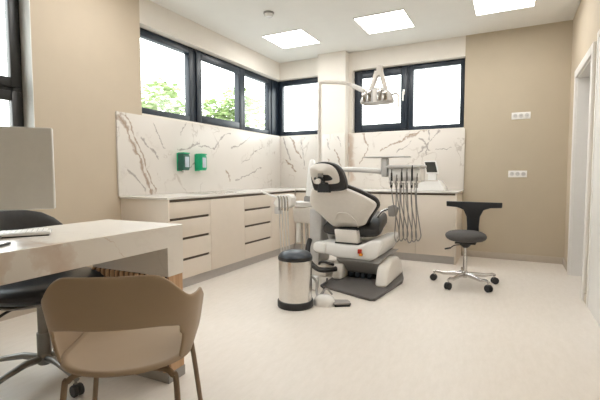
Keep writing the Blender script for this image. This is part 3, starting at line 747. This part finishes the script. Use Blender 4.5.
rings = []
for s, yo in ((.9, .018), (1.0, .032), (1.01, .06), (1.0, .09), (.9, .11), (.4, .10)):
    rings.append([(-1.37+(p.x+1.37)*s, sh(.74+(p.y-.74)*s)+yo, .74+(p.y-.74)*s) for p in pts])
b = BM(); loft(b, rings); obj('backrest_cushion', b, M['vinyl'], t, W)
# arched crease and hinge cover at the bottom of the back
b = BM(); tube(b, [(-1.47, sh(.60)-.05, .60), (-1.42, sh(.655)-.062, .665), (-1.33, sh(.66)-.062, .66), (-1.27, sh(.60)-.055, .60), (-1.255, sh(.53)-.045, .53)], .006); obj('moulded_ridge', b, M['warm_pl'], bk, W)
b = BM(); prism(b, [(-1.475, .507), (-1.255, .507), (-1.235, .385), (-1.46, .385)], 3.565, 3.66, 'y', .01, 2); obj('hinge_cover', b, M['warm_pl'], t, W)
b = BM(); box(b, -1.475, -1.25, 3.59, 3.67, .503, .516); box(b, -1.465, -1.225, 3.562, 3.66, .375, .386, .003); obj('gap_seal', b, M['black'], t, W)
# headrest
ctr = (-1.475, 1.02)
hl = [(-1.632, .905), (-1.64, 1.02), (-1.625, 1.085), (-1.565, 1.125), (-1.47, 1.135), (-1.385, 1.11), (-1.335, 1.05), (-1.315, .95), (-1.335, .89), (-1.48, .872), (-1.60, .875)]
def hy(z): return 3.43-.35*(z-.92)
pts = smooth_pts(hl, 4, True); rings = []
for s, yo in ((1.0, .05), (1.02, .03), (1.02, -.015), (.97, -.025), (.9, -.02)):
    rings.append([(ctr[0]+(p.x-ctr[0])*s+.012, hy(p.y)+yo, ctr[1]+(p.y-ctr[1])*s) for p in pts])
b = BM(); loft(b, rings); hd = obj('headrest_cushion', b, M['vinyl'], t, W)
rings = []
for s, yo in ((.86, -.015), (.86, -.03), (.80, -.04), (.6, -.05), (.2, -.055)):
    rings.append([(ctr[0]+(p.x-ctr[0])*s-.012, hy(p.y)+yo, ctr[1]+(p.y-ctr[1])*s*.86+.018) for p in pts])
b = BM(); loft(b, rings); hs = obj('headrest_shell', b, M['warm_pl'], hd, W)
b = BM(); tube(b, [(-1.52, 3.36, .975), (-1.52, 3.335, .975)], .030, smooth=False, seg=20); tube(b, [(-1.575, 3.345, .99), (-1.475, 3.345, .95)], .013, smooth=False); obj('headrest_joint', b, M['black'], hd, W)
b = BM(); tube(b, [(-1.53, 3.345, .965), (-1.53, 3.31, .965)], .024, smooth=False, seg=20); obj('headrest_knob', b, M['warm_pl'], hd, W)
b = BM(); box(b, -1.545, -1.495, 3.345, 3.36, 1.0, 1.035, .003); obj('release_button', b, M['grey_pl'], hd, W)
b = BM(); prism(b, [(-1.575, .86), (-1.445, .86), (-1.47, .97), (-1.555, .97)], 3.40, 3.43, 'y', .004, 1); obj('headrest_post', b, M['black'], t, W)

# ------------------------------------------------------------------ spittoon unit with lamp pole
t = thing('spittoon_unit', 'white spittoon unit left of the dental chair with bowl and tall cup filler', 'dental unit', (-1.86, 3.80, 0))
b = BM(); prism(b, [(-1.80, .12), (-1.70, .12), (-1.66, .60), (-1.70, .68), (-1.80, .68)], 3.70, 3.98, 'y', .015, 3); obj('side_housing', b, M['mid_pl'], t, W)
b = BM(); prism(b, [(-1.995, .525), (-1.785, .525), (-1.77, .69), (-2.01, .69)], 3.72, 3.95, 'y', .02, 3); obj('body', b, M['warm_pl'], t, W)
b = BM(); lathe(b, [(.115, .69), (.128, .70), (.135, .735), (.128, .742), (.11, .72), (.05, .70), (.01, .698)], -1.915, 3.83, 36, cap=False); obj('bowl', b, M['white_pl'], t, W, smooth=True)
b = BM(); prism(b, [(-1.825, .69), (-1.825, .78), (-1.80, .80), (-1.93, .80), (-1.945, .78), (-1.945, .74), (-1.86, .74), (-1.86, .69)], 3.86, 3.96, 'y', .006, 2); obj('rinse_head', b, M['grey_pl'], t, W)
rings = []
for z, w_, dx in ((.795, .058, 0), (.90, .055, .0), (1.02, .05, .008), (1.12, .042, .014), (1.17, .03, .016), (1.185, .012, .016)):
    rings.append([(-1.878+dx+w_*math.cos(2*PI*j/24), 3.90+w_*.7*math.sin(2*PI*j/24), z) for j in range(24)])
b = BM(); loft(b, rings); obj('water_bottle_cover', b, M['white_pl'], t, W)
b = BM(); box(b, -1.965, -1.925, 3.72, 3.76, .32, .525, .008, 2); obj('vacuum_filter', b, M['white_pl'], t, W)
for k, (x, y, m_) in enumerate(((-1.93, 3.78, 'steel'), (-1.90, 3.82, 'mid_pl'), (-1.865, 3.78, 'steel'), (-1.83, 3.82, 'hose'))):
    b = BM(); tube(b, [(x, y, .53), (x+.01, y, .3), (x+.02, y+.01, .02)], .012); obj('drain_pipe', b, M[m_], t, W)
b = BM(); prism(b, [(-2.0, 3.70), (-1.62, 3.70), (-1.60, 3.98), (-2.0, 3.98)], 0, .12, 'z', .02, 3); obj('floor_box', b, M['warm_pl'], t, W)
b = BM(); tube(b, [(-1.70, 3.84, .56), (-1.60, 3.80, .40), (-1.58, 3.80, .30)], .035); obj('support_arm', b, M['mid_pl'], t, W)
b = BM(); prism(b, [(-1.80, .85), (-1.67, .87), (-1.655, .95), (-1.70, 1.0), (-1.76, .99), (-1.82, .90)], 3.76, 3.86, 'y', .02, 3); obj('pole_collar', b, M['white_pl'], t, W)
b = BM(); tube(b, [(-1.72, 3.82, .66), (-1.72, 3.82, .90)], .022, smooth=False); tube(b, [(-1.72, 3.79, .95), (-1.715, 3.76, 1.3), (-1.71, 3.75, 1.88)], .019, seg=14); obj('lamp_pole', b, M['warm_pl'], t, W)
# operating lamp: swings on the pole, a thing of its own
t = thing('operating_lamp', 'white dental operating lamp on a long arm in front of the right window', 'lamp', (-1.71, 3.75, 1.88))
b = BM(); tube(b, [(-1.71, 3.75, 1.878), (-1.71, 3.75, 1.91), (-1.69, 3.75, 1.935), (-1.62, 3.75, 1.93), (-1.44, 3.75, 1.90), (-1.36, 3.75, 1.865), (-1.24, 3.75, 1.805)], .017, seg=14, k=8); obj('lamp_arm', b, M['warm_pl'], t, W)
b = BM(); tube(b, [(-1.36, 3.75, 1.868), (-1.30, 3.75, 1.838), (-1.25, 3.75, 1.812)], .023, seg=14); obj('arm_sleeve', b, M['white_pl'], t, W)
b = BM(); tube(b, [(-1.245, 3.75, 1.80), (-1.19, 3.75, 1.82), (-1.13, 3.74, 1.98)], .016); tube(b, [(-1.10, 3.74, 2.0), (-1.17, 3.72, 1.80)], .021, smooth=False); tube(b, [(-1.095, 3.74, 2.0), (-1.035, 3.72, 1.80)], .021, smooth=False)
box(b, -1.125, -1.07, 3.715, 3.765, 1.93, 2.03, .008, 2); obj('yoke', b, M['warm_pl'], t, W)
def half_disc(R, z0, z1, yy, k=1.0):
    return [(-1.115+R*math.cos(PI*j/16), z0+(z1-z0)*math.sin(PI*j/16)) for j in range(17)]
b = BM(); rings = []
for yy, s in ((3.64, .55), (3.655, .85), (3.69, 1), (3.78, 1), (3.80, .8)):
    rings.append([(-1.115+(x+1.115)*s, yy, 1.68+(z-1.68)*s) for x, z in smooth_pts([(-1.255, 1.68), (-1.255, 1.735), (-1.215, 1.795), (-1.115, 1.82), (-1.015, 1.795), (-.98, 1.735), (-.98, 1.68), (-1.115, 1.675)], 4, True)])
loft(b, rings); hd = obj('lamp_head', b, M['mid_pl'], t, W)
for k, x in enumerate((-1.215, -1.165, -1.07, -1.02)):
    b = BM(); box(b, x-.02, x+.02, 3.632, 3.66, 1.686, 1.772+(.022 if 0 < k < 3 else 0), .008, 2); obj('reflector', b, M['chrome'], hd, W)
b = BM(); box(b, -1.128, -1.092, 3.628, 3.66, 1.675, 1.795, .006, 2); obj('centre_rib', b, M['white_pl'], hd, W)
b = BM(); tube(b, [(-.975, 3.72, 1.745), (-.935, 3.70, 1.75), (-.905, 3.68, 1.715), (-.90, 3.67, 1.62)], .009); obj('handle', b, M['warm_pl'], hd, W)

# ------------------------------------------------------------------ doctor's delivery unit: arm, tray, handpieces and hoses
t = thing('instrument_unit', 'white instrument table on an arm with hanging handpiece hoses', 'dental unit', (-1.0, 4.1, .97))
b = BM(); tube(b, [(-1.72, 3.83, .93), (-1.64, 3.86, 1.04), (-1.50, 3.9, 1.075), (-1.25, 3.93, 1.065), (-1.11, 3.96, 1.05)], .026, seg=14); obj('support_arm', b, M['white_pl'], t, W)
b = BM(); box(b, -1.125, -1.065, 3.90, 3.99, 1.0, 1.185, .012, 2); obj('post', b, M['mid_pl'], t, W)
b = BM(); prism(b, [(-1.29, 3.86), (-.89, 3.86), (-.87, 4.06), (-1.27, 4.06)], 1.188, 1.20, 'z', .004, 2); obj('upper_tray', b, M['mid_pl'], t, W)
b = BM(); box(b, -1.06, -.735, 3.86, 4.16, 1.085, 1.112, .01, 2); obj('tray_top', b, M['mid_pl'], t, W)
b = BM(); prism(b, [(3.90, 1.085), (4.16, 1.085), (4.16, .955), (3.93, .955), (3.90, 1.0)], -1.05, -.745, 'x', .014, 3); obj('console_body', b, M['white_pl'], t, W)
b = BM(); box(b, -1.04, -.745, 3.83, 3.93, .945, .962, .005, 2); obj('holder_bar', b, M['warm_pl'], t, W)
hx = [-1.005, -.957, -.91, -.862, -.815, -.768]
hz = [1.07, 1.02, 1.075, 1.075, 1.105, 1.03]
for k in range(6):
    x = hx[k]
    b = BM(); tube(b, [(x, 3.845, .90), (x+.004, 3.84, .97), (x+.004, 3.835, hz[k]-.03)], .011, r1=.008); tube(b, [(x+.004, 3.835, hz[k]-.03), (x+.010, 3.82, hz[k])], .005, smooth=False)
    hp = obj('handpiece', b, M['alu'] if k % 2 else M['rubber'], t, W)
    b = BM(); lathe(b, [(.012, .925), (.015, .935), (.015, .958), (.011, .965)], x, 3.843, 16); obj('coupling', b, M['grey_pl'], hp, W)
    e = -.985+k*.04; zl = .40+.012*(k*7 % 3)
    b = BM(); tube(b, [(x, 3.845, .925), (x+(.02 if k < 2 else 0), 3.85, .75), (e+.05, 3.86, .52), (e+.055, 3.88, zl+.02), (e+.02, 3.92, zl-.03), (e-.01, 3.96, zl+.02), (e-.01, 3.99, .6), (-1.0+k*.035, 4.02, .965)], .0052, seg=8, k=8); obj('hose', b, M['hose'], t, W)
b = BM(); prism(b, [(-1.035, .62), (-.975, .62), (-.95, .70), (-1.0, .73), (-1.045, .715)], 3.86, 3.95, 'y', .01, 2); obj('hose_guide', b, M['grey_pl'], t, W)
b = BM(); tube(b, [(-1.16, 3.93, .60), (-1.11, 3.92, .66), (-1.04, 3.905, .69)], .014); obj('guide_arm', b, M['steel'], t, W)

# assistant's instrument holder on the left
t = thing('suction_holder', 'grey and white suction holder with hanging hoses above the bin', 'dental unit', (-2.0, 3.55, .76))
b = BM(); tube(b, [(-1.90, 3.75, .72), (-1.98, 3.68, .74), (-2.02, 3.60, .76)], .014); obj('link_arm', b, M['mid_pl'], t, W)
b = BM(); prism(b, [(-2.11, .74), (-2.085, .70), (-1.95, .69), (-1.90, .72), (-1.89, .80), (-1.93, .83), (-2.05, .82)], 3.50, 3.60, 'y', .012, 3); obj('holder_body', b, M['white_pl'], t, W)
b = BM(); box(b, -2.055, -1.945, 3.494, 3.502, .785, .82, .004); obj('front_panel', b, M['white_pl'], t, W)  # thin white panel on the front of the holder
b = BM(); tube(b, [(-2.06, 3.55, .79), (-2.14, 3.52, .815), (-2.24, 3.48, .855)], .011); obj('grip', b, M['white_pl'], t, W)
for k in range(4):
    x = -2.035+k*.032
    b = BM(); tube(b, [(x, 3.50, .67), (x, 3.495, .78), (x-.01, 3.485, .815)], .009, r1=.006); hp = obj('suction_tip', b, M['steel'] if k % 2 else M['grey_pl'], t, W)
    b = BM(); tube(b, [(x, 3.50, .68), (x+.005, 3.51, .40), (x+.02, 3.52, .16), (x+.05, 3.56, .045), (x+.09, 3.64, .035), (x+.10, 3.71, .06)], .006, seg=8); obj('hose', b, M['mid_pl'], t, W)
b = BM(); box(b, -2.10, -2.03, 3.51, 3.56, .63, .70, .006, 2); obj('tip_cup', b, M['mid_pl'], t, W)

# floor gear in front of the base: foot control, hoses, white box
t = thing('foot_control', 'white and grey foot control on the floor beside the bin', 'foot pedal', (-1.20, 2.93, 0), math.radians(28))
b = BM(); rings = []
for z, s in ((0, 1), (.03, 1), (.055, .86), (.075, .55), (.082, .2)):
    rings.append([(-.085+.085*s*math.cos(2*PI*j/28), .075*s*math.sin(2*PI*j/28)+.01, z) for j in range(28)])
loft(b, rings); obj('dome', b, M['white_pl'], t)
b = BM(); prism(b, [(-.01, -.06), (.11, -.05), (.125, .0), (.11, .05), (-.01, .06)], .0, .014, 'z', .004, 2); obj('pedal_base', b, M['black'], t)
b = BM(); prism(b, [(-.02, -.055), (.105, -.045), (.118, .0), (.105, .045), (-.02, .055)], .014, .028, 'z', .005, 2); obj('pedal_plate', b, M['grey_pl'], t)
b = BM(); tube(b, [(-.12, .04, .06), (-.07, .045, .115), (-.02, .04, .07)], .008); obj('carry_handle', b, M['grey_pl'], t)
b = BM(); tube(b, [(-1.775, 3.66, .37), (-1.745, 3.55, .29), (-1.69, 3.48, .20), (-1.61, 3.45, .145), (-1.53, 3.46, .13), (-1.45, 3.56, .13)], .024, seg=14, k=10)
single('supply_hose', b, M['rubber'], 'thick black ribbed hose sweeping from the spittoon unit to the chair base', 'hose', (-1.6, 3.47, .05))
b = BM(); tube(b, [(-1.60, 3.50, .175), (-1.56, 3.46, .205), (-1.50, 3.45, .205), (-1.45, 3.50, .18)], .012, seg=10, k=8)
single('looped_cable', b, M['rubber'], 'thin black cable looping above the thick hose', 'cable', (-1.5, 3.5, .1))
b = BM(); tube(b, [(-1.64, 3.10, .02), (-1.60, 3.12, .125), (-1.53, 3.14, .15), (-1.47, 3.16, .10), (-1.45, 3.12, .03), (-1.40, 3.03, .022), (-1.35, 2.96, .035)], .011, seg=10, k=8)
single('pedal_cable', b, M['grey_pl'], 'grey cable arching from behind the bin to the foot control', 'cable', (-1.5, 3.1, 0))
b = BM(); tube(b, [(-1.50, 3.46, .05), (-1.46, 3.36, .046), (-1.45, 3.24, .04), (-1.40, 3.17, .042), (-1.38, 3.07, .018), (-1.33, 2.99, .02)], .010, seg=10, k=8)
single('air_hose', b, M['rubber'], 'dark hose lying over the edge of the chair base', 'hose', (-1.45, 3.3, .01))
b = BM(); box(b, -1.60, -1.505, 3.20, 3.30, 0, .12, .02, 3); single('connection_box', b, M['white_pl'], 'small white connection box on the floor behind the bin', 'box', (-1.55, 3.25, 0))

# benchtop device with a dark tilted screen
t = thing('benchtop_device', 'white benchtop device with a small dark screen on the right worktop', 'device', (-.87, 5.15, ZT))
b = BM(); prism(b, [(-1.03, ZT), (-.68, ZT), (-.69, .87), (-.75, .955), (-1.03, .96)], 5.02, 5.32, 'y', .006, 2); obj('housing', b, M['white_pl'], t, W)
b = BM(); box(b, -.90, -.80, 5.16, 5.24, .955, 1.05, .008); obj('neck', b, M['white_pl'], t, W)
b = BM(); prism(b, [(-.945, 1.19), (-.80, 1.19), (-.765, 1.03), (-.92, 1.03)], 5.14, 5.165, 'y', .006, 2); d2 = obj('display_housing', b, M['white_pl'], t, W)
b = BM(); prism(b, [(-.935, 1.175), (-.815, 1.175), (-.785, 1.05), (-.905, 1.05)], 5.136, 5.141, 'y'); obj('screen', b, M['screen'], d2, W)
b = BM(); box(b, -1.02, -.76, 5.015, 5.022, .945, .953); obj('seam', b, M['skirt'], t, W)

# ------------------------------------------------------------------ daylight
sc = bpy.context.scene
w = bpy.data.worlds.new('sky'); sc.world = w; w.use_nodes = True
bg = w.node_tree.nodes['Background']
tc = w.node_tree.nodes.new('ShaderNodeTexCoord'); sx = w.node_tree.nodes.new('ShaderNodeSeparateXYZ'); rp = w.node_tree.nodes.new('ShaderNodeValToRGB')
w.node_tree.links.new(tc.outputs['Generated'], sx.inputs[0]); w.node_tree.links.new(sx.outputs['Z'], rp.inputs['Fac']); w.node_tree.links.new(rp.outputs[0], bg.inputs['Color'])
rp.color_ramp.elements[0].color = (1, .99, .96, 1); rp.color_ramp.elements[1].color = (.85, .93, 1, 1); rp.color_ramp.elements[1].position = .8
bg.inputs['Strength'].default_value = 4.0
sc.view_settings.view_transform = 'Standard'; sc.view_settings.look = 'None'; sc.view_settings.gamma = 1
sc.view_settings.use_curve_mapping = False
sc.view_settings.exposure = 0.72
sc.cycles.max_bounces = 10; sc.cycles.diffuse_bounces = 6; sc.cycles.use_denoising = True; sc.cycles.sample_clamp_indirect = 6
